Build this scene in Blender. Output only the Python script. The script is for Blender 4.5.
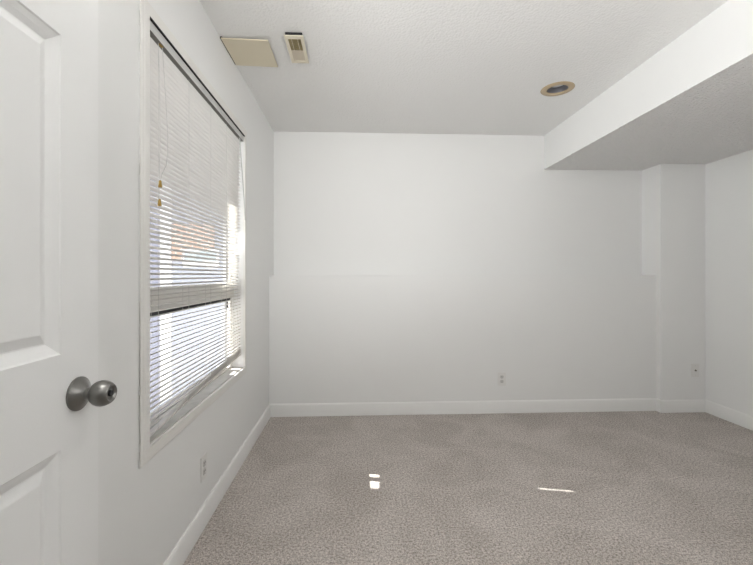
import bpy, bmesh, math, random
from mathutils import Vector, Matrix

C = bpy.context.scene.collection
SC = bpy.context.scene
for o in list(bpy.data.objects):
    bpy.data.objects.remove(o)
random.seed(7)

# ------------------------------------------------------------------ camera
F_PX = 390.0
cam_d = bpy.data.cameras.new('camera')
cam = bpy.data.objects.new('camera', cam_d)
C.objects.link(cam)
cam.location = (0, 0, 1.19)
cam.rotation_euler = (math.pi / 2, 0, -math.atan(17.5 / 390.0))
cam_d.sensor_width = 36
cam_d.lens = 36 * F_PX / 753
cam_d.shift_x = 4.0 / 753
cam_d.shift_y = -7.8 / 753
cam_d.clip_start = 0.02
SC.camera = cam

# ------------------------------------------------------------------ world, sun, added fill lights, exposure
SC.view_settings.view_transform = 'Standard'
SC.view_settings.look = 'None'
SC.view_settings.gamma = 1
SC.view_settings.use_curve_mapping = False
SC.view_settings.exposure = 0.0

w = bpy.data.worlds.new('world')
SC.world = w
w.use_nodes = True
bg = w.node_tree.nodes['Background']
bg.inputs['Color'].default_value = (0.86, 0.91, 1.0, 1)
bg.inputs['Strength'].default_value = 1.3

SUN_DIR = Vector((1.0, -0.207, -0.75)).normalized()
sd = bpy.data.lights.new('sun', 'SUN')
sd.energy = 20.0
sd.angle = math.radians(0.4)
sd.color = (1.0, 0.96, 0.88)
so = bpy.data.objects.new('sun', sd)
C.objects.link(so)
so.location = (-6, 4, 6)
so.rotation_euler = SUN_DIR.to_track_quat('-Z', 'Y').to_euler()


def lamp(name, loc, power, radius, col):
    d = bpy.data.lights.new(name, 'POINT')
    d.energy = power
    d.shadow_soft_size = radius
    d.color = col
    o = bpy.data.objects.new(name, d)
    C.objects.link(o)
    o.location = loc
    return o


def aimed(name, kind, loc, direction, power, size, size_y=None, angle=60, col=(1.0, 1.0, 0.985)):
    d = bpy.data.lights.new(name, kind)
    d.energy = power
    d.color = col
    if kind == 'AREA':
        d.shape = 'RECTANGLE'
        d.size, d.size_y = size, size_y
    else:
        d.shadow_soft_size = size
        d.spot_size = math.radians(angle)
        d.spot_blend = 1.0
    o = bpy.data.objects.new(name, d)
    C.objects.link(o)
    o.location = loc
    o.rotation_euler = Vector(direction).to_track_quat('-Z', 'Z').to_euler()
    return o


lamp('hall_fill', (-0.05, -0.8, 2.1), 6, 0.15, (1.0, 1.0, 0.985))  # fill light added behind the doorway to brighten the room
# unseen area light added over the open door, standing in for bounced flash
aimed('bounce_fill', 'AREA', (-0.47, 0.45, 2.16), (1.0, 0.35, 0.12), 33, 0.9, 0.4)
# soft fill spots added out of view: two brighten the far wall, one the ceiling
aimed('doorway_fill', 'SPOT', (0.15, 0.30, 1.95), (0.25, 3.18, -0.2), 31, 0.10, angle=55)
aimed('corner_fill', 'SPOT', (0.40, 0.20, 1.80), (-1.0, 3.2, -0.1), 55, 0.10)
aimed('ceiling_fill', 'SPOT', (1.30, 0.50, 1.00), (0.0, 1.2, 1.4), 20, 0.15, angle=110)
aimed('side_fill', 'AREA', (1.60, 0.40, 1.70), (-1.0, 0.6, 0.2), 6, 0.8, 0.8)  # unseen fill added to lift the left side of the room
# added area light imitating daylight thrown up at the window from the yard
aimed('yard_fill', 'AREA', (-2.6, 1.4, 0.35), (1.0, 0.10, 0.42), 120, 3.2, 1.6, col=(1.0, 0.975, 0.93))


# ------------------------------------------------------------------ materials
def nodes(name):
    m = bpy.data.materials.new(name)
    m.use_nodes = True
    nt = m.node_tree
    return m, nt, nt.nodes['Principled BSDF']


def add(nt, kind, **kw):
    n = nt.nodes.new(kind)
    for k, v in kw.items():
        n.inputs[k].default_value = v
    return n


def mat(name, col, rough=0.6, metal=0.0, bump=0.0, scale=200.0, var=0.0, vscale=6.0, spec=0.3, detail=3.0):
    m, nt, p = nodes(name)
    p.inputs['Base Color'].default_value = (*col, 1)
    p.inputs['Roughness'].default_value = rough
    p.inputs['Metallic'].default_value = metal
    p.inputs['Specular IOR Level'].default_value = spec
    tc = nt.nodes.new('ShaderNodeTexCoord')
    if var > 0:
        n = add(nt, 'ShaderNodeTexNoise', Scale=vscale, Detail=3.0)
        nt.links.new(tc.outputs['Object'], n.inputs['Vector'])
        mx = nt.nodes.new('ShaderNodeMix')
        mx.data_type = 'RGBA'
        mx.inputs['A'].default_value = (*[c * (1 - var) for c in col], 1)
        mx.inputs['B'].default_value = (*[min(1, c * (1 + var)) for c in col], 1)
        nt.links.new(n.outputs['Fac'], mx.inputs['Factor'])
        nt.links.new(mx.outputs['Result'], p.inputs['Base Color'])
    if bump > 0:
        n = add(nt, 'ShaderNodeTexNoise', Scale=scale, Detail=detail)
        nt.links.new(tc.outputs['Object'], n.inputs['Vector'])
        b = add(nt, 'ShaderNodeBump', Strength=bump, Distance=0.004)
        nt.links.new(n.outputs['Fac'], b.inputs['Height'])
        nt.links.new(b.outputs['Normal'], p.inputs['Normal'])
    return m


def speckled_ceiling(name, col, strength, scale):
    """sprayed ceiling texture: round lumps over fine grain"""
    m, nt, p = nodes(name)
    p.inputs['Base Color'].default_value = (*col, 1)
    p.inputs['Roughness'].default_value = 0.9
    p.inputs['Specular IOR Level'].default_value = 0.1
    tc = nt.nodes.new('ShaderNodeTexCoord')
    v = add(nt, 'ShaderNodeTexVoronoi', Scale=scale)
    n = add(nt, 'ShaderNodeTexNoise', Scale=scale * 0.8, Detail=4.0)
    nt.links.new(tc.outputs['Object'], v.inputs['Vector'])
    nt.links.new(tc.outputs['Object'], n.inputs['Vector'])
    mt = nt.nodes.new('ShaderNodeMath')
    mt.operation = 'SUBTRACT'
    nt.links.new(n.outputs['Fac'], mt.inputs[0])
    nt.links.new(v.outputs['Distance'], mt.inputs[1])
    b = add(nt, 'ShaderNodeBump', Strength=strength, Distance=0.009)
    nt.links.new(mt.outputs[0], b.inputs['Height'])
    nt.links.new(b.outputs['Normal'], p.inputs['Normal'])
    return m


def carpet():
    m, nt, p = nodes('carpet')
    p.inputs['Roughness'].default_value = 1.0
    p.inputs['Specular IOR Level'].default_value = 0.05
    p.inputs['Sheen Weight'].default_value = 0.15
    tc = nt.nodes.new('ShaderNodeTexCoord')
    fine = add(nt, 'ShaderNodeTexNoise', Scale=230.0, Detail=2.0, Roughness=0.7)
    tuft = add(nt, 'ShaderNodeTexNoise', Scale=95.0, Detail=4.0, Roughness=0.6)
    big = add(nt, 'ShaderNodeTexNoise', Scale=2.6, Detail=3.0, Distortion=1.2)
    for n in (fine, tuft, big):
        nt.links.new(tc.outputs['Object'], n.inputs['Vector'])
    r1 = nt.nodes.new('ShaderNodeValToRGB')
    r1.color_ramp.elements[0].position = 0.405
    r1.color_ramp.elements[0].color = (0.205, 0.182, 0.163, 1)
    r1.color_ramp.elements[1].position = 0.60
    r1.color_ramp.elements[1].color = (0.74, 0.675, 0.625, 1)
    av = nt.nodes.new('ShaderNodeMix')
    av.data_type = 'FLOAT'
    av.inputs['Factor'].default_value = 0.45
    nt.links.new(fine.outputs['Fac'], av.inputs['A'])
    nt.links.new(tuft.outputs['Fac'], av.inputs['B'])
    nt.links.new(av.outputs['Result'], r1.inputs['Fac'])
    r2 = nt.nodes.new('ShaderNodeValToRGB')
    r2.color_ramp.elements[0].position = 0.35
    r2.color_ramp.elements[0].color = (0.90, 0.89, 0.885, 1)
    r2.color_ramp.elements[1].position = 0.65
    r2.color_ramp.elements[1].color = (1.07, 1.07, 1.08, 1)
    nt.links.new(big.outputs['Fac'], r2.inputs['Fac'])
    mx = nt.nodes.new('ShaderNodeMix')
    mx.data_type = 'RGBA'
    mx.blend_type = 'MULTIPLY'
    mx.inputs['Factor'].default_value = 1.0
    nt.links.new(r1.outputs['Color'], mx.inputs['A'])
    nt.links.new(r2.outputs['Color'], mx.inputs['B'])
    nt.links.new(mx.outputs['Result'], p.inputs['Base Color'])
    b = add(nt, 'ShaderNodeBump', Strength=0.5, Distance=0.006)
    nt.links.new(av.outputs['Result'], b.inputs['Height'])
    nt.links.new(b.outputs['Normal'], p.inputs['Normal'])
    return m


def slat_mat():
    m, nt, p = nodes('white_slat')
    p.inputs['Base Color'].default_value = (0.78, 0.755, 0.72, 1)
    p.inputs['Roughness'].default_value = 0.45
    tr = nt.nodes.new('ShaderNodeBsdfTranslucent')
    tr.inputs['Color'].default_value = (0.86, 0.82, 0.77, 1)
    mx = nt.nodes.new('ShaderNodeMixShader')
    mx.inputs['Fac'].default_value = 0.16
    nt.links.new(p.outputs['BSDF'], mx.inputs[1])
    nt.links.new(tr.outputs['BSDF'], mx.inputs[2])
    nt.links.new(mx.outputs['Shader'], nt.nodes['Material Output'].inputs['Surface'])
    return m


def glass_mat(name, tint=(0.96, 0.98, 1.0), gloss=0.06):
    m, nt, p = nodes(name)
    nt.nodes.remove(p)
    t = nt.nodes.new('ShaderNodeBsdfTransparent')
    t.inputs['Color'].default_value = (*tint, 1)
    g = nt.nodes.new('ShaderNodeBsdfGlossy')
    g.inputs['Roughness'].default_value = 0.02
    mx = nt.nodes.new('ShaderNodeMixShader')
    mx.inputs['Fac'].default_value = gloss
    nt.links.new(t.outputs['BSDF'], mx.inputs[1])
    nt.links.new(g.outputs['BSDF'], mx.inputs[2])
    nt.links.new(mx.outputs['Shader'], nt.nodes['Material Output'].inputs['Surface'])
    return m


def brick_mat():
    m, nt, p = nodes('orange_brick')
    tc = nt.nodes.new('ShaderNodeTexCoord')
    mp = nt.nodes.new('ShaderNodeMapping')
    mp.inputs['Rotation'].default_value = (math.pi / 2, 0, 0)
    b = nt.nodes.new('ShaderNodeTexBrick')
    b.inputs['Color1'].default_value = (0.62, 0.41, 0.31, 1)
    b.inputs['Color2'].default_value = (0.55, 0.38, 0.29, 1)
    b.inputs['Mortar'].default_value = (0.75, 0.68, 0.62, 1)
    b.inputs['Scale'].default_value = 4.5
    nt.links.new(tc.outputs['Object'], mp.inputs['Vector'])
    nt.links.new(mp.outputs['Vector'], b.inputs['Vector'])
    nt.links.new(b.outputs['Color'], p.inputs['Base Color'])
    p.inputs['Roughness'].default_value = 0.9
    return m


def brushed():
    m, nt, p = nodes('brushed_nickel')
    p.inputs['Base Color'].default_value = (0.22, 0.215, 0.205, 1)
    p.inputs['Metallic'].default_value = 1.0
    p.inputs['Roughness'].default_value = 0.30
    tc = nt.nodes.new('ShaderNodeTexCoord')
    mp = nt.nodes.new('ShaderNodeMapping')
    mp.inputs['Scale'].default_value = (900, 60, 60)
    n = add(nt, 'ShaderNodeTexNoise', Scale=1.0, Detail=2.0)
    nt.links.new(tc.outputs['Object'], mp.inputs['Vector'])
    nt.links.new(mp.outputs['Vector'], n.inputs['Vector'])
    b = add(nt, 'ShaderNodeBump', Strength=0.08, Distance=0.001)
    nt.links.new(n.outputs['Fac'], b.inputs['Height'])
    nt.links.new(b.outputs['Normal'], p.inputs['Normal'])
    return m


M_WALL = mat('wall_paint', (0.845, 0.843, 0.832), 0.75, bump=0.06, scale=140, spec=0.2)
M_CEIL = speckled_ceiling('ceiling_texture', (0.88, 0.874, 0.86), 0.26, 75)
M_SOFF = speckled_ceiling('soffit_texture', (0.86, 0.85, 0.835), 1.0, 70)
M_TRIM = mat('trim_paint', (0.86, 0.855, 0.84), 0.42, bump=0.02, scale=60)
M_CASE = mat('casing_paint', (0.81, 0.795, 0.765), 0.45, bump=0.05, scale=50)
M_DOOR = mat('door_paint', (0.87, 0.868, 0.86), 0.5, bump=0.05, scale=220)
M_CARPET = carpet()
M_NICKEL = brushed()
M_DARK = mat('near_black', (0.02, 0.02, 0.022), 0.6)
M_GAP = mat('dark_gap', (0.10, 0.095, 0.09), 0.9)
M_SLAT = slat_mat()
M_RAILG = mat('grey_enamel', (0.60, 0.60, 0.58), 0.4)
M_RAILU = mat('grey_enamel_shaded', (0.20, 0.19, 0.17), 0.5)  # headrail enamel darkened, underside shade put into the colour
M_CORD = mat('blind_cord', (0.62, 0.61, 0.58), 0.8)
M_TASSEL = mat('golden_wood', (0.36, 0.23, 0.05), 0.35)
M_WAND = mat('clear_plastic', (0.55, 0.55, 0.53), 0.2, spec=0.6)
M_VINYL = mat('window_vinyl', (0.90, 0.88, 0.84), 0.5, var=0.05)
M_SASH = mat('sash_vinyl', (0.80, 0.80, 0.83), 0.5)
M_SILL = mat('weathered_sill', (0.55, 0.53, 0.50), 0.7, var=0.25, vscale=18)
M_GLASS = glass_mat('window_glass')
M_CREAM = mat('cream_plastic', (0.74, 0.67, 0.52), 0.5)
M_IVORY = mat('ivory_metal', (0.80, 0.74, 0.60), 0.45)
M_OLIVE = mat('tarnished_louvre', (0.52, 0.43, 0.24), 0.5)
M_TAN = mat('tan_metal', (0.52, 0.41, 0.27), 0.45)
M_CANIN = mat('can_baffle', (0.30, 0.30, 0.32), 0.4, metal=0.4)
M_LENS = mat('lamp_lens', (0.62, 0.63, 0.66), 0.3)
M_PLATE = mat('plate_plastic', (0.80, 0.79, 0.77), 0.35)
M_RECEP = mat('receptacle_plastic', (0.66, 0.65, 0.63), 0.4)
M_BRASS = mat('coax_metal', (0.20, 0.18, 0.15), 0.3, metal=0.9)
M_SIDING = mat('pale_siding', (0.44, 0.45, 0.50), 0.8, var=0.05)
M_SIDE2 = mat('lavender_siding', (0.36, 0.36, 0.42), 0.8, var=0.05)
M_WHITE = mat('white_board', (0.90, 0.89, 0.87), 0.6)
M_BRICK = brick_mat()
M_PANE = mat('dull_pane', (0.42, 0.46, 0.47), 0.2)
M_GROUND = mat('concrete', (0.66, 0.66, 0.68), 0.9, bump=0.2, scale=40, var=0.1)


# ------------------------------------------------------------------ mesh helpers
def box(bm, x0, x1, y0, y1, z0, z1):
    vs = [bm.verts.new(p) for p in ((x0, y0, z0), (x1, y0, z0), (x1, y1, z0), (x0, y1, z0),
                                    (x0, y0, z1), (x1, y0, z1), (x1, y1, z1), (x0, y1, z1))]
    for f in ((3, 2, 1, 0), (4, 5, 6, 7), (0, 1, 5, 4), (1, 2, 6, 5), (2, 3, 7, 6), (3, 0, 4, 7)):
        bm.faces.new([vs[i] for i in f])
    return vs


def bevel(bm, r, seg=2):
    bmesh.ops.bevel(bm, geom=bm.edges[:], offset=r, segments=seg, affect='EDGES', clamp_overlap=True)


def lathe(bm, prof, axis='X', n=40, origin=(0, 0, 0), cap0=True, cap1=True):
    """revolve (radius, t) pairs about an axis; t runs along the axis"""
    ox, oy, oz = origin
    rings = []
    for r, t in prof:
        ring = []
        for i in range(n):
            a = 2 * math.pi * i / n
            c, s = r * math.cos(a), r * math.sin(a)
            p = {'X': (ox + t, oy + c, oz + s), 'Y': (ox + s, oy + t, oz + c), 'Z': (ox + c, oy + s, oz + t)}[axis]
            ring.append(bm.verts.new(p))
        rings.append(ring)
    for a, b in zip(rings, rings[1:]):
        for i in range(n):
            j = (i + 1) % n
            bm.faces.new((a[i], a[j], b[j], b[i]))
    if cap0:
        bm.faces.new(rings[0][::-1])
    if cap1:
        bm.faces.new(rings[-1])


def tube(bm, pts, r, n=8):
    pts = [Vector(p) for p in pts]
    rings = []
    for k, p in enumerate(pts):
        d = (pts[min(k + 1, len(pts) - 1)] - pts[max(k - 1, 0)]).normalized()
        u = d.orthogonal().normalized() if k == 0 else (u - d * u.dot(d)).normalized()
        v = d.cross(u)
        rings.append([bm.verts.new(p + u * (r * math.cos(2 * math.pi * i / n)) + v * (r * math.sin(2 * math.pi * i / n)))
                      for i in range(n)])
    for a, b in zip(rings, rings[1:]):
        for i in range(n):
            j = (i + 1) % n
            bm.faces.new((a[i], a[j], b[j], b[i]))
    bm.faces.new(rings[0][::-1])
    bm.faces.new(rings[-1])


def obj(name, bm, m, parent=None, smooth=False):
    bmesh.ops.recalc_face_normals(bm, faces=bm.faces[:])
    me = bpy.data.meshes.new(name)
    bm.to_mesh(me)
    bm.free()
    me.materials.append(m)
    if smooth:
        for p in me.polygons:
            p.use_smooth = True
        me.set_sharp_from_angle(angle=math.radians(35))
    o = bpy.data.objects.new(name, me)
    C.objects.link(o)
    if parent:
        o.parent = parent
        o.matrix_parent_inverse = world_matrix(parent).inverted()
    return o


def world_matrix(o):
    m = Matrix.LocRotScale(o.location, o.rotation_euler, o.scale)
    return world_matrix(o.parent) @ o.matrix_parent_inverse @ m if o.parent else m


def boxes(name, m, lst, parent=None, bev=0.0, seg=2):
    bm = bmesh.new()
    for b in lst:
        box(bm, *b)
    if bev:
        bevel(bm, bev, seg)
    return obj(name, bm, m, parent, smooth=bev > 0)


def empty(name, loc):
    o = bpy.data.objects.new(name, None)
    C.objects.link(o)
    o.location = loc
    o.empty_display_size = 0.1
    return o


def tag(o, label, cat, group=None):
    o['label'] = label
    o['category'] = cat
    if group:
        o['group'] = group
    return o


def struct(o, label=None, cat=None):
    o['kind'] = 'structure'
    if label:
        tag(o, label, cat)
    return o


# ------------------------------------------------------------------ the setting
XL, XR = -0.718, 3.042          # left and right walls
YU, YLO, YC = 3.482, 3.307, 3.255   # far wall above the ledge, below it, and the column's front
XC = 2.643                      # column's left side
ZC = 2.457                      # ceiling
XS, ZS = 1.722, 2.149           # dropped soffit
ZLEDGE = 1.184
WY0, WY1, WZ0, WZ1 = 1.377, 2.545, 0.594, 2.083      # window opening
XO = -0.845                     # outer face of the left wall

struct(boxes('floor', M_CARPET, [(XL - 0.13, XR + 0.12, -1.7, YU + 0.12, -0.06, 0.0)]),
       'taupe speckled carpet covering the whole floor', 'floor')
RX, RY, RR = 1.380, 2.602, 0.074     # hole for the recessed light
bm = bmesh.new()
cx0, cx1, cy0, cy1 = XL - 0.13, XR + 0.12, -1.7, YU + 0.12
qx0, qx1, qy0, qy1 = RX - 0.1, RX + 0.1, RY - 0.1, RY + 0.1
for b in ((cx0, qx0, cy0, cy1), (qx1, cx1, cy0, cy1), (qx0, qx1, cy0, qy0), (qx0, qx1, qy1, cy1)):
    box(bm, *b, ZC, ZC + 0.16)
n = 48
rin, rout = [], []
for i in range(n):
    a = 2 * math.pi * i / n
    c_, s_ = math.cos(a), math.sin(a)
    k = 0.1 / max(abs(c_), abs(s_))
    rin.append(bm.verts.new((RX + RR * c_, RY + RR * s_, ZC)))
    rout.append(bm.verts.new((RX + k * c_, RY + k * s_, ZC)))
for i in range(n):
    j = (i + 1) % n
    bm.faces.new((rin[i], rin[j], rout[j], rout[i]))
struct(obj('ceiling', bm, M_CEIL), 'off white ceiling with sprayed texture', 'ceiling')

# left wall with the window opening
struct(boxes('wall_left', M_WALL, [
    (XO, XL, -1.7, WY0, -0.02, ZC), (XO, XL, WY1, YU + 0.12, -0.02, ZC),
    (XO, XL, WY0, WY1, -0.02, WZ0), (XO, XL, WY0, WY1, WZ1, ZC)]),
    'white painted wall on the left with the window in it', 'wall')
struct(boxes('eave_sun_blocker', M_TRIM, [(-1.66, XO, -1.7, 3.6, 2.28, 2.42)]), 'added eave out of view, blocking sun above the window', 'eave')  # unseen slab added to keep sun off the upper slats
struct(boxes('wall_far', M_WALL, [(XL, XR, YU, YU + 0.12, 0, ZC)]),
       'white upper far wall set back above the ledge', 'wall')
bm = bmesh.new()
box(bm, XL, XC, YLO, YU, 0, ZLEDGE - 0.0105)
struct(obj('wall_far_lower', bm, M_WALL, smooth=True),
       'white lower half of the far wall stepping forward under a ledge', 'wall')
bm = bmesh.new()
box(bm, XC, XR, YC, YU, 0, ZS)
struct(obj('wall_column', bm, M_WALL), 'white boxed column in the far right corner', 'wall')
struct(boxes('trim_ledge', M_WALL, [(XL, XC, YLO, YU, ZLEDGE - 0.0035, ZLEDGE), (XL, XC, YLO + 0.006, YU, ZLEDGE - 0.0105, ZLEDGE - 0.0035)]),
       'thin white cap along the ledge of the far wall with a fine seam below', 'trim')
struct(boxes('wall_right', M_WALL, [(XR, XR + 0.12, -0.14, YU + 0.12, 0, ZC)]),
       'white painted wall on the far right', 'wall')
# wall behind the camera with its doorway, and the hallway beyond it
struct(boxes('wall_back', M_WALL, [
    (XL, -0.545, -0.14, -0.03, 0, ZC), (0.30, XR, -0.14, -0.03, 0, ZC), (-0.545, 0.30, -0.14, -0.03, 2.05, ZC)]),
    'white wall around the doorway', 'wall')
struct(boxes('wall_hall', M_WALL, [(XL, 1.2, -1.7, -1.6, 0, ZC), (1.1, 1.2, -1.6, -0.14, 0, ZC)]),
       'white hallway wall behind the doorway', 'wall')

# dropped soffit: smooth face towards the room, sprayed underside
bm = bmesh.new()
box(bm, XS, XR, -0.03, YU, ZS, ZC)
so_ = obj('ceiling_soffit', bm, M_WALL)
so_.data.materials.append(M_SOFF)
for p in so_.data.polygons:
    if p.normal.z < -0.5:
        p.material_index = 1
struct(so_, 'dropped white soffit along the right side of the ceiling', 'soffit')


def base_profile(bm, pts_lo, h=0.106, t=0.013):
    """skirting: a run between two floor points, thick towards its left-hand normal"""
    (x0, y0), (x1, y1) = pts_lo
    d = Vector((x1 - x0, y1 - y0, 0)).normalized()
    n = Vector((-d.y, d.x, 0))
    prof = ((0, 0), (t, 0), (t, h - 0.014), (t - 0.003, h - 0.006), (t - 0.008, h), (0, h))
    a = [bm.verts.new(Vector((x0, y0, 0)) + n * p + Vector((0, 0, q))) for p, q in prof]
    b = [bm.verts.new(Vector((x1, y1, 0)) + n * p + Vector((0, 0, q))) for p, q in prof]
    k = len(prof)
    for i in range(k):
        j = (i + 1) % k
        bm.faces.new((a[i], a[j], b[j], b[i]))
    bm.faces.new(a[::-1])
    bm.faces.new(b)


for nm, runs, lb in (
        ('baseboard_left', [((XL, YLO), (XL, -0.03))], 'white baseboard along the left wall under the window'),
        ('baseboard_far', [((XC, YLO), (XL, YLO))], 'white baseboard along the far wall'),
        ('baseboard_column', [((XC, YC), (XC, YLO)), ((XR, YC), (XC - 0.013, YC))],
         'short white baseboard around the corner column'),
        ('baseboard_right', [((XR, -0.03), (XR, YC))], 'white baseboard along the right wall')):
    bm = bmesh.new()
    for r in runs:
        base_profile(bm, r)
    struct(obj(nm, bm, M_TRIM, smooth=True), lb, 'baseboard')

# ------------------------------------------------------------------ door, swung open along the left wall
DX, DT = -0.545, 0.035
DY0, DY1, DZ0, DZ1 = 0.044, 0.854, 0.012, 2.04
door = struct(empty('door_1', (DX - DT / 2, DY0, 0)), 'white six panel door standing open at the left edge', 'door')
bm = bmesh.new()
py = [(DY0 + 0.105, DY0 + 0.352), (DY1 - 0.352, DY1 - 0.105)]
pz = [(0.235, 0.865), (1.042, 1.635), (1.738, 1.925)]
ys = sorted({DY0, DY1, *[v for p in py for v in p]})
zs = sorted({DZ0, DZ1, *[v for p in pz for v in p]})
for side in (1, -1):
    xf = DX if side == 1 else DX - DT

    def P(y, z, depth):
        return bm.verts.new((xf - side * depth, y, z))
    for i in range(len(ys) - 1):
        for j in range(len(zs) - 1):
            a, b, c, d = ys[i], ys[i + 1], zs[j], zs[j + 1]
            if (a, b) in py and (c, d) in pz:
                rings = []
                for ins, dep in ((0, 0), (0.0025, 0.0025), (0.012, 0.0065), (0.022, 0.0120), (0.0245, 0.0120),
                                 (0.041, 0.0050), (0.043, 0.0045)):
                    rings.append([P(a + ins, c + ins, dep), P(b - ins, c + ins, dep),
                                  P(b - ins, d - ins, dep), P(a + ins, d - ins, dep)])
                for r0, r1 in zip(rings, rings[1:]):
                    for k in range(4):
                        l = (k + 1) % 4
                        bm.faces.new((r0[k], r0[l], r1[l], r1[k]))
                bm.faces.new(rings[-1])
            else:
                bm.faces.new((P(a, c, 0), P(b, c, 0), P(b, d, 0), P(a, d, 0)))
for (a, b) in (((DY0, DZ0), (DY1, DZ0)), ((DY1, DZ0), (DY1, DZ1)), ((DY1, DZ1), (DY0, DZ1)), ((DY0, DZ1), (DY0, DZ0))):
    v = [bm.verts.new((DX, *a)), bm.verts.new((DX, *b)), bm.verts.new((DX - DT, *b)), bm.verts.new((DX - DT, *a))]
    bm.faces.new(v)
bmesh.ops.remove_doubles(bm, verts=bm.verts[:], dist=1e-5)
obj('door_panel', bm, M_DOOR, door)
KY, KZ = 0.793, 0.956
bm = bmesh.new()
lathe(bm, [(0.0125, 0.012), (0.0122, 0.026), (0.0150, 0.028), (0.0195, 0.0315), (0.0232, 0.037), (0.0250, 0.043),
           (0.0252, 0.048), (0.0240, 0.054), (0.0212, 0.060), (0.0180, 0.0645), (0.0165, 0.0655), (0.0150, 0.0648),
           (0.0120, 0.0615)], 'X', 48, (DX, KY, KZ))
knob = obj('door_knob', bm, M_NICKEL, door, True)
knob['label'] = 'brushed nickel knob'
bm = bmesh.new()
lathe(bm, [(0.0325, 0.0), (0.0330, 0.002), (0.0325, 0.0042), (0.030, 0.0055), (0.023, 0.0100), (0.0175, 0.0140), (0.0140, 0.0165),
           (0.0125, 0.0180)], 'X', 48, (DX, KY, KZ))
obj('rosette', bm, M_NICKEL, knob, True)
bm = bmesh.new()
lathe(bm, [(0.0062, 0.0605), (0.0062, 0.0640), (0.0052, 0.0648)], 'X', 24, (DX, KY, KZ))
obj('lock_button', bm, M_DARK, knob, True)
for z in (0.25, 1.05, 1.82):
    bm = bmesh.new()
    lathe(bm, [(0.006, 0), (0.006, 0.09)], 'Z', 12, (DX + 0.004, DY0 - 0.006, z))
    obj('hinge', bm, M_NICKEL, door, True)

# ------------------------------------------------------------------ window
win = struct(empty('window_1', (XL, (WY0 + WY1) / 2, WZ0)), 'white framed window with a fixed pane over a lower sash', 'window')
CW, CT = 0.047, 0.012
XF = XL + CT


def casing():
    bm = bmesh.new()
    prof = ((0.0, 0.0), (0.0, CT), (CW * 0.62, CT), (CW * 0.68, CT - 0.002), (CW * 0.9, CT - 0.0022), (CW, CT - 0.005), (CW, 0.003))
    rings = []
    for p, q in prof:
        x = XL + q
        rings.append([bm.verts.new((x, WY0 - p, WZ0 - p)), bm.verts.new((x, WY1 + p, WZ0 - p)),
                      bm.verts.new((x, WY1 + p, WZ1 + p)), bm.verts.new((x, WY0 - p, WZ1 + p))])
    rings.append(rings[0])
    for a, b in zip(rings, rings[1:]):
        for k in range(4):
            l = (k + 1) % 4
            bm.faces.new((a[k], a[l], b[l], b[k]))
    return bm


obj('window_casing', casing(), M_CASE, win)
# painted-over caulk that fills the joint beside the casing, broken where the joint shows dark
bm = bmesh.new()
ycs = WY0 - CW
for a, b in ((0.545, 0.567), (0.600, 0.625), (0.705, 0.72), (0.79, 0.80), (0.985, 1.01), (1.10, 1.43), (1.47, 1.52), (1.56, 1.93), (1.96, 2.02), (2.07, 2.134)):
    box(bm, XL, XL + 0.003, ycs - 0.0006, ycs + 0.004, a, b)
box(bm, XL, XL + 0.004, ycs, WY1 + CW + 0.0015, WZ0 - CW - 0.0015, WZ0 - CW + 0.004)
box(bm, XL, XL + 0.004, ycs, WY1 + CW + 0.0015, WZ1 + CW - 0.004, WZ1 + CW + 0.0015)
obj('caulk', bm, M_WALL, win)

boxes('head_gap_shade', M_DARK, [(XL - 0.018, XL + CT - 0.0008, WY0 + 0.001, WY1 - 0.001, WZ1 - 0.004, WZ1 - 0.0003)], win)  # dark strip standing in for the shadow gap above the headrail
FI = 0.027                       # frame width
XFR, XBK = -0.792, -0.838
fr = boxes('window_frame', M_VINYL, [
    (XBK, XFR, WY0, WY0 + FI, WZ0, WZ1), (XBK, XFR, WY1 - FI, WY1, WZ0, WZ1),
    (XBK, XFR, WY0 + FI, WY1 - FI, WZ0, WZ0 + 0.016), (XBK, XFR, WY0 + FI, WY1 - FI, WZ1 - 0.035, WZ1)], win)
boxes('sill_board', M_SILL, [(XFR, XL - 0.001, WY0 + 0.001, WY1 - 0.001, WZ0, WZ0 + 0.004)], win)
mr = boxes('meeting_rail', M_VINYL, [
    (XBK, XFR + 0.002, WY0 + FI, WY1 - FI, 1.092, 1.140), (XBK + 0.004, XFR + 0.022, WY0 + 0.004, WY1 - 0.022, 1.046, 1.092)], win, 0.003)
boxes('dark_strip', M_DARK, [(XBK + 0.006, XFR + 0.006, WY0 + FI, WY1 - FI - 0.02, 1.030, 1.046)], mr)  # dark line just below the meeting rail
SY0, SY1 = WY0 + FI + 0.004, 2.478
sash = boxes('lower_sash', M_SASH, [
    (-0.826, -0.798, SY0, SY0 + 0.038, WZ0 + 0.018, 1.03), (-0.826, -0.798, SY1 - 0.042, SY1, WZ0 + 0.018, 1.03),
    (-0.826, -0.798, SY0 + 0.038, SY1 - 0.042, WZ0 + 0.018, WZ0 + 0.046)], win, 0.002)
boxes('sash_latch', M_DARK, [(-0.798, -0.790, SY1 - 0.020, SY1 - 0.008, 0.985, 1.000), (-0.798, -0.790, SY1 - 0.020, SY1 - 0.008, 1.010, 1.020)], sash)
boxes('glass_pane', M_GLASS, [(-0.816, -0.812, SY0 + 0.03, SY1 - 0.035, WZ0 + 0.04, 1.03)], sash)
boxes('glass_pane', M_GLASS, [(-0.820, -0.816, WY0 + FI - 0.005, WY1 - FI + 0.005, 1.13, WZ1 - 0.03)], win)
boxes('glazing_bead', M_DARK, [(-0.815, -0.810, WY1 - FI - 0.006, WY1 - FI, 1.14, WZ1 - 0.035)], win)

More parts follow.
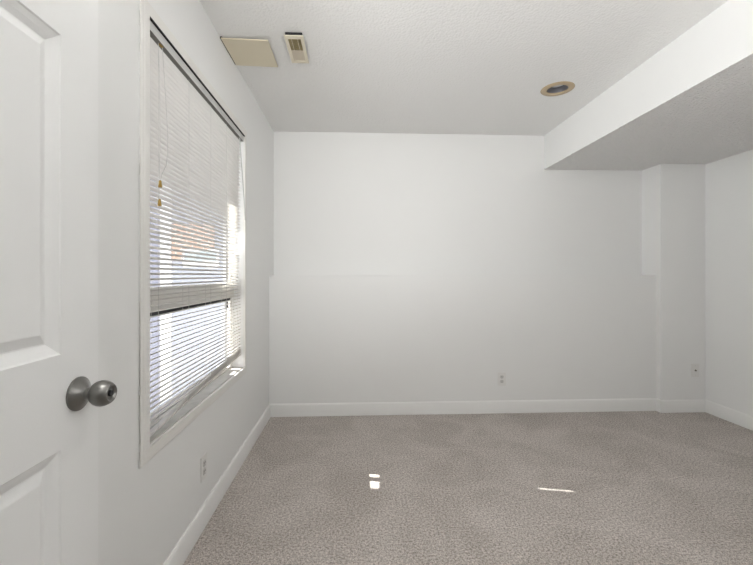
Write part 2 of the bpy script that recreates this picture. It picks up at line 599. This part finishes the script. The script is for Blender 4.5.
# ------------------------------------------------------------------ mini blind hanging in the opening
BY0, BY1 = WY0 + 0.006, WY1 - 0.006
XB = -0.741                      # centre line of the slats
HZ0, HZ1 = 2.046, 2.078
XH = XB + 0.027                  # front of the headrail
blind = tag(empty('venetian_blind', (XB, (BY0 + BY1) / 2, WZ0 + 0.006)),
            'white mini blind with thin slats hanging in the window, bottom rail askew', 'blind')
bm = bmesh.new()                 # headrail: an open steel channel
for b in ((XH - 0.0015, XH, BY0, BY1, HZ0, HZ1), (XB - 0.018, XB - 0.0165, BY0, BY1, HZ0, HZ1),
          (XH - 0.008, XH - 0.0015, BY0, BY1, HZ1 - 0.0015, HZ1)):
    box(bm, *b)
head = obj('headrail', bm, M_RAILG, blind)
head['label'] = 'grey headrail'
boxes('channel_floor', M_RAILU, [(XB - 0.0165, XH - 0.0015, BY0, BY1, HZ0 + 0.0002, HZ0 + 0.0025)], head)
boxes('cord_lock', M_TASSEL, [(XB + 0.012, XB + 0.022, 1.478, 1.502, HZ0 - 0.002, HZ0 + 0.0005)], head)
boxes('bracket', M_RAILG, [(XB - 0.02, XH - 0.003, BY0 - 0.005, BY0, HZ0 - 0.002, WZ1)], head)
boxes('bracket', M_RAILG, [(XB - 0.02, XH - 0.003, BY1, BY1 + 0.005, HZ0 - 0.002, WZ1)], head)

PITCH = 0.0196
NS = 72
TILT = math.radians(17)
SW = 0.025


def rail_z(y):
    s = (y - BY0) / (BY1 - BY0)
    return 0.609 + 0.068 * s + 0.006 * math.sin(math.pi * s)


def slat(zc, ends, k, wob=0.0):
    """one slat: shallow crown, inner edge tilted up; near the bottom it lies up on the rail"""
    bm = bmesh.new()
    ny, nx = 24, 4
    top, bot = [], []
    y0, y1 = ends
    for i in range(ny + 1):
        y = y0 + (y1 - y0) * i / ny
        z = zc + wob * math.sin(3.0 * y + k)
        floor_z = rail_z(y) + 0.012 + 0.0065 * k
        e = 0.010
        z = (z + floor_z + math.sqrt((z - floor_z) ** 2 + e * e * 0.4)) / 2 if k < 22 else z
        rt, rb = [], []
        for j in range(nx + 1):
            u = (j / nx - 0.5) * SW
            crown = 0.0040 * (1 - (2 * u / SW) ** 2)
            px = u * math.cos(TILT) - crown * math.sin(TILT)
            pz = u * math.sin(TILT) + crown * math.cos(TILT)
            rt.append(bm.verts.new((XB + px, y, z + pz)))
            rb.append(bm.verts.new((XB + px, y, z + pz - 0.0004)))
        top.append(rt)
        bot.append(rb)
    for i in range(ny):
        for j in range(nx):
            bm.faces.new((top[i][j], top[i + 1][j], top[i + 1][j + 1], top[i][j + 1]))
            bm.faces.new((bot[i][j + 1], bot[i + 1][j + 1], bot[i + 1][j], bot[i][j]))
        bm.faces.new((top[i][0], bot[i][0], bot[i + 1][0], top[i + 1][0]))
        bm.faces.new((top[i][nx], top[i + 1][nx], bot[i + 1][nx], bot[i][nx]))
    for i in (0, ny):
        bm.faces.new([*top[i], *bot[i][::-1]])
    return bm


for n in range(NS):
    zc = HZ0 - 0.011 - PITCH * n
    k = NS - 1 - n
    y1 = BY1 - random.uniform(0, 0.002)
    if 1.31 < zc < 1.45:
        y1 = 2.487              # a few slats are short at the far end and let a blade of sun past
    obj('slat', slat(zc, (BY0 + random.uniform(0, 0.002), y1), k, 0.0006), M_SLAT, blind, True)
bm = bmesh.new()
ra, rb = rail_z(BY0), rail_z(BY1)
n_ = 16
rings = []
for i in range(n_ + 1):
    y = BY0 + (BY1 - BY0) * i / n_
    z = rail_z(y)
    rings.append([bm.verts.new((XB + dx, y, z + dz)) for dx, dz in
                  ((-0.011, -0.004), (-0.012, 0), (-0.011, 0.0045), (0.011, 0.0065), (0.012, 0.003), (0.011, -0.002))])
for a, b in zip(rings, rings[1:]):
    for i in range(6):
        j = (i + 1) % 6
        bm.faces.new((a[i], a[j], b[j], b[i]))
bm.faces.new(rings[0][::-1])
bm.faces.new(rings[-1])
obj('bottom_rail', bm, M_SLAT, blind, True)
for y in (1.480, 1.745, 2.005, 2.245, 2.462):       # ladder cords, one strand in front and one behind
    bm = bmesh.new()
    for dx in (-0.0135, 0.0135):
        tube(bm, [(XB + dx, y, HZ0), (XB + dx, y, 1.3), (XB + dx * 0.9, y, rail_z(y))], 0.0007, 6)
    obj('ladder_cord', bm, M_CORD, blind)
XP = XB + 0.0215
bm = bmesh.new()
tube(bm, [(XP - 0.004, 1.470, HZ0 - 0.002), (XP, 1.472, 1.9), (XP, 1.473, 1.65), (XP, 1.465, 1.47)], 0.0009, 6)
pc = obj('pull_cord', bm, M_CORD, blind)
bm = bmesh.new()
tube(bm, [(XP - 0.004, 1.500, HZ0 - 0.002), (XP + 0.001, 1.515, 1.86), (XP + 0.002, 1.530, 1.72), (XP + 0.002, 1.529, 1.66),
          (XP + 0.003, 1.515, 1.605), (XP + 0.004, 1.482, 1.565), (XP + 0.004, 1.472, 1.545), (XP + 0.004, 1.468, 1.53)], 0.0009, 6)
pc2 = obj('pull_cord', bm, M_CORD, blind)
for zt, par, dx in ((1.450, pc, 0.0), (1.518, pc2, 0.004)):
    bm = bmesh.new()
    lathe(bm, [(0.0030, 0.026), (0.0042, 0.024), (0.0050, 0.016), (0.0066, 0.006), (0.0070, 0.002), (0.0060, 0.0)], 'Z', 20,
          (XP + 0.003 + dx * 0.5, 1.465, zt - 0.008))
    t = obj('tassel', bm, M_TASSEL, par, True)
    t['label'] = 'golden wooden tassel'
bm = bmesh.new()
tube(bm, [(XP, 2.470, HZ0 + 0.004), (XP + 0.002, 2.480, 1.98), (XP + 0.010, 2.535, 1.66), (XP + 0.012, 2.548, 1.54)], 0.0034, 6)
wd = obj('tilt_wand', bm, M_WAND, blind)

# ------------------------------------------------------------------ things on the ceiling
cp = tag(empty('access_panel', (-0.59, 2.235, 2.449)), 'cream square cover plate on the ceiling touching the left wall above the window', 'ceiling panel')
bm = bmesh.new()
box(bm, -0.7125, -0.463, 2.105, 2.372, 2.4445, 2.4505)
bevel(bm, 0.0015, 2)
for v in bm.verts:
    v.co.z -= 0.006 * (v.co.x + 0.714) / 0.251
obj('cover_plate', bm, M_CREAM, cp, True)
boxes('backing_and_gap_shade', M_GAP, [(-0.704, -0.52, 2.125, 2.350, 2.449, 2.457), (-0.7175, -0.706, 2.107, 2.370, 2.4475, 2.457)], cp)  # second box is a dark strip standing in for the shadowed gap

vent = tag(empty('ceiling_vent', (-0.32, 2.175, 2.45)), 'narrow ivory air vent on the ceiling with small louvres', 'vent')
VX0, VX1, VY0, VY1, VZ = -0.371, -0.271, 2.052, 2.316, 2.437
bm = bmesh.new()                 # faceplate with two louvre openings, tipping down at the near end
gx0, gx1 = VX0 + 0.017, VX1 - 0.017
box(bm, VX0, gx0, VY0, VY1, VZ, VZ + 0.004)
box(bm, gx1, VX1, VY0, VY1, VZ, VZ + 0.004)
box(bm, gx0, gx1, VY0, VY0 + 0.030, VZ, VZ + 0.004)
box(bm, gx0, gx1, VY1 - 0.022, VY1, VZ, VZ + 0.004)
vs = obj('faceplate', bm, M_IVORY, vent)
boxes('duct_box', M_DARK, [(VX0 + 0.006, VX1 - 0.006, VY0 + 0.003, VY1 - 0.006, VZ + 0.010, 2.457)], vent)
ymid = 2.190
n = 9
for i in range(n):               # open louvres at the near end
    y = VY0 + 0.036 + i * (ymid - VY0 - 0.036) / n
    bm = bmesh.new()
    v = [bm.verts.new(p) for p in ((gx0, y, VZ + 0.001), (gx1, y, VZ + 0.001), (gx1, y + 0.006, VZ + 0.009), (gx0, y + 0.006, VZ + 0.009),
                                   (gx0, y + 0.0012, VZ + 0.0005), (gx1, y + 0.0012, VZ + 0.0005), (gx1, y + 0.0072, VZ + 0.0085), (gx0, y + 0.0072, VZ + 0.0085))]
    for f in ((3, 2, 1, 0), (4, 5, 6, 7), (0, 1, 5, 4), (1, 2, 6, 5), (2, 3, 7, 6), (3, 0, 4, 7)):
        bm.faces.new([v[q] for q in f])
    obj('louvre', bm, M_OLIVE, vent)
for xq in (gx0 + 0.017, gx1 - 0.017):
    boxes('divider', M_IVORY, [(xq - 0.001, xq + 0.001, VY0 + 0.030, ymid, VZ + 0.0002, VZ + 0.006)], vent)
boxes('damper', mat('dull_ivory', (0.62, 0.55, 0.44), 0.5), [(gx0, gx1, ymid, VY1 - 0.022, VZ + 0.0025, VZ + 0.005)], vent)

can = tag(empty('recessed_light', (RX, RY, ZC)), 'round recessed ceiling light with tan trim ring, unlit', 'ceiling light')
bm = bmesh.new()
lathe(bm, [(0.068, 0.004), (0.067, -0.003), (0.070, -0.006), (0.090, -0.0055), (0.104, -0.003), (0.107, 0.0)], 'Z', 56, (RX, RY, ZC), False, False)
obj('trim_ring', bm, M_TAN, can, True)
bm = bmesh.new()
lathe(bm, [(0.069, 0.003), (0.067, 0.02), (0.060, 0.085), (0.030, 0.100), (0.0, 0.101)], 'Z', 56, (RX, RY, ZC), False, False)
obj('baffle', bm, M_CANIN, can, True)
bm = bmesh.new()
lathe(bm, [(0.020, 0.098), (0.028, 0.075), (0.047, 0.045), (0.049, 0.038), (0.046, 0.033), (0.030, 0.029), (0.006, 0.028), (0.005, 0.030)], 'Z', 40, (RX, RY, ZC), False, True)
obj('lamp_bulb', bm, M_LENS, can, True)


# ------------------------------------------------------------------ outlets and the coax plate
def plate(bm, w_=0.072, h_=0.116, t=0.005):
    box(bm, -w_ / 2, w_ / 2, -t, 0, -h_ / 2, h_ / 2)
    bevel(bm, 0.0022, 2)


def duplex(name, label, loc, rot):
    r = empty(name, loc)
    r.rotation_euler = (0, 0, rot)
    tag(r, label, 'outlet')
    bm = bmesh.new()
    plate(bm)
    place(obj('cover_plate', bm, M_PLATE, None, True), r)
    for dz in (0.0195, -0.0195):
        bm = bmesh.new()
        lathe(bm, [(0.0170, -0.0045), (0.0170, -0.0068), (0.0162, -0.0075)], 'Y', 28, (0, 0, dz))
        for v in bm.verts:
            v.co.z = dz + max(-0.0140, min(0.0140, v.co.z - dz))
        rc = place(obj('receptacle', bm, M_RECEP, None), r)
        bm = bmesh.new()
        for dx, hh in ((-0.0062, 0.0042), (0.0062, 0.0034)):
            box(bm, dx - 0.0013, dx + 0.0013, -0.0080, -0.0070, dz + 0.003 - hh, dz + 0.003 + hh)
        lathe(bm, [(0.0026, -0.0070), (0.0026, -0.0080)], 'Y', 12, (0, 0, dz - 0.0085))
        place(obj('slot', bm, M_DARK, None), rc)
    bm = bmesh.new()
    lathe(bm, [(0.0032, -0.0045), (0.0030, -0.0060)], 'Y', 14, (0, 0, 0))
    place(obj('screw', bm, M_RECEP, None), r)
    return r


def place(o, parent):
    o.parent = parent            # child shapes are modelled in the parent's own frame
    return o


duplex('wall_outlet', 'white duplex outlet on the far wall above the baseboard', (1.262, YLO, 0.292), 0)
duplex('wall_outlet', 'white duplex outlet low on the left wall under the window', (XL, 1.881, 0.278), math.radians(90))
cx = tag(empty('cable_plate', (2.947, YC, 0.361)), 'white coaxial cable plate with one dark jack on the corner column', 'wall plate')
bm = bmesh.new()
plate(bm)
place(obj('cover_plate', bm, M_PLATE, None, True), cx)
bm = bmesh.new()
lathe(bm, [(0.0075, -0.004), (0.0075, -0.007), (0.0048, -0.0072), (0.0048, -0.015), (0.0040, -0.016)], 'Y', 18, (0, 0, 0))
place(obj('coax_jack', bm, M_BRASS, None), cx)
for dz in (0.041, -0.041):
    bm = bmesh.new()
    lathe(bm, [(0.0032, -0.0045), (0.0030, -0.0060)], 'Y', 14, (0, 0, dz))
    place(obj('screw', bm, M_RECEP, None), cx)

# ------------------------------------------------------------------ outdoors, seen between the slats
GZ = -0.35
struct(boxes('ground', M_GROUND, [(-14, XO, -8, 16, GZ - 0.1, GZ)]), 'pale concrete yard outside the window', 'ground')
hs = tag(empty('neighbouring_house', (-2.2, 4.1, GZ)), 'pale house outside seen between the blind slats, with an orange brick patch', 'house')
HY = 4.1
boxes('siding_wall', M_SIDING, [(-1.88, XO - 0.02, HY, HY + 0.15, GZ, 3.6)], hs)
boxes('side_wall', M_SIDE2, [(-3.6, -1.99, HY + 0.05, HY + 0.15, GZ, 3.6)], hs)
boxes('corner_board', M_WHITE, [(-1.99, -1.88, HY - 0.03, HY + 0.12, GZ, 3.6)], hs, 0.004)
boxes('brick_panel', M_BRICK, [(-1.875, -1.45, HY - 0.02, HY, 1.33, 1.71)], hs)
wn = boxes('window', M_WHITE, [(-1.76, -1.40, HY - 0.035, HY, 1.27, 1.45)], hs, 0.004)
boxes('pane', M_PANE, [(-1.74, -1.42, HY - 0.040, HY - 0.034, 1.33, 1.43)], wn)
boxes('eave', M_WHITE, [(-3.6, XO - 0.02, HY - 0.3, HY + 0.2, 3.6, 3.75)], hs)
boxes('wing_sun_blocker', M_SIDING, [(-8.0, -3.2, -6.0, 2.855, GZ, 4.0)], hs)  # unseen wing added so only the window's far end gets sun
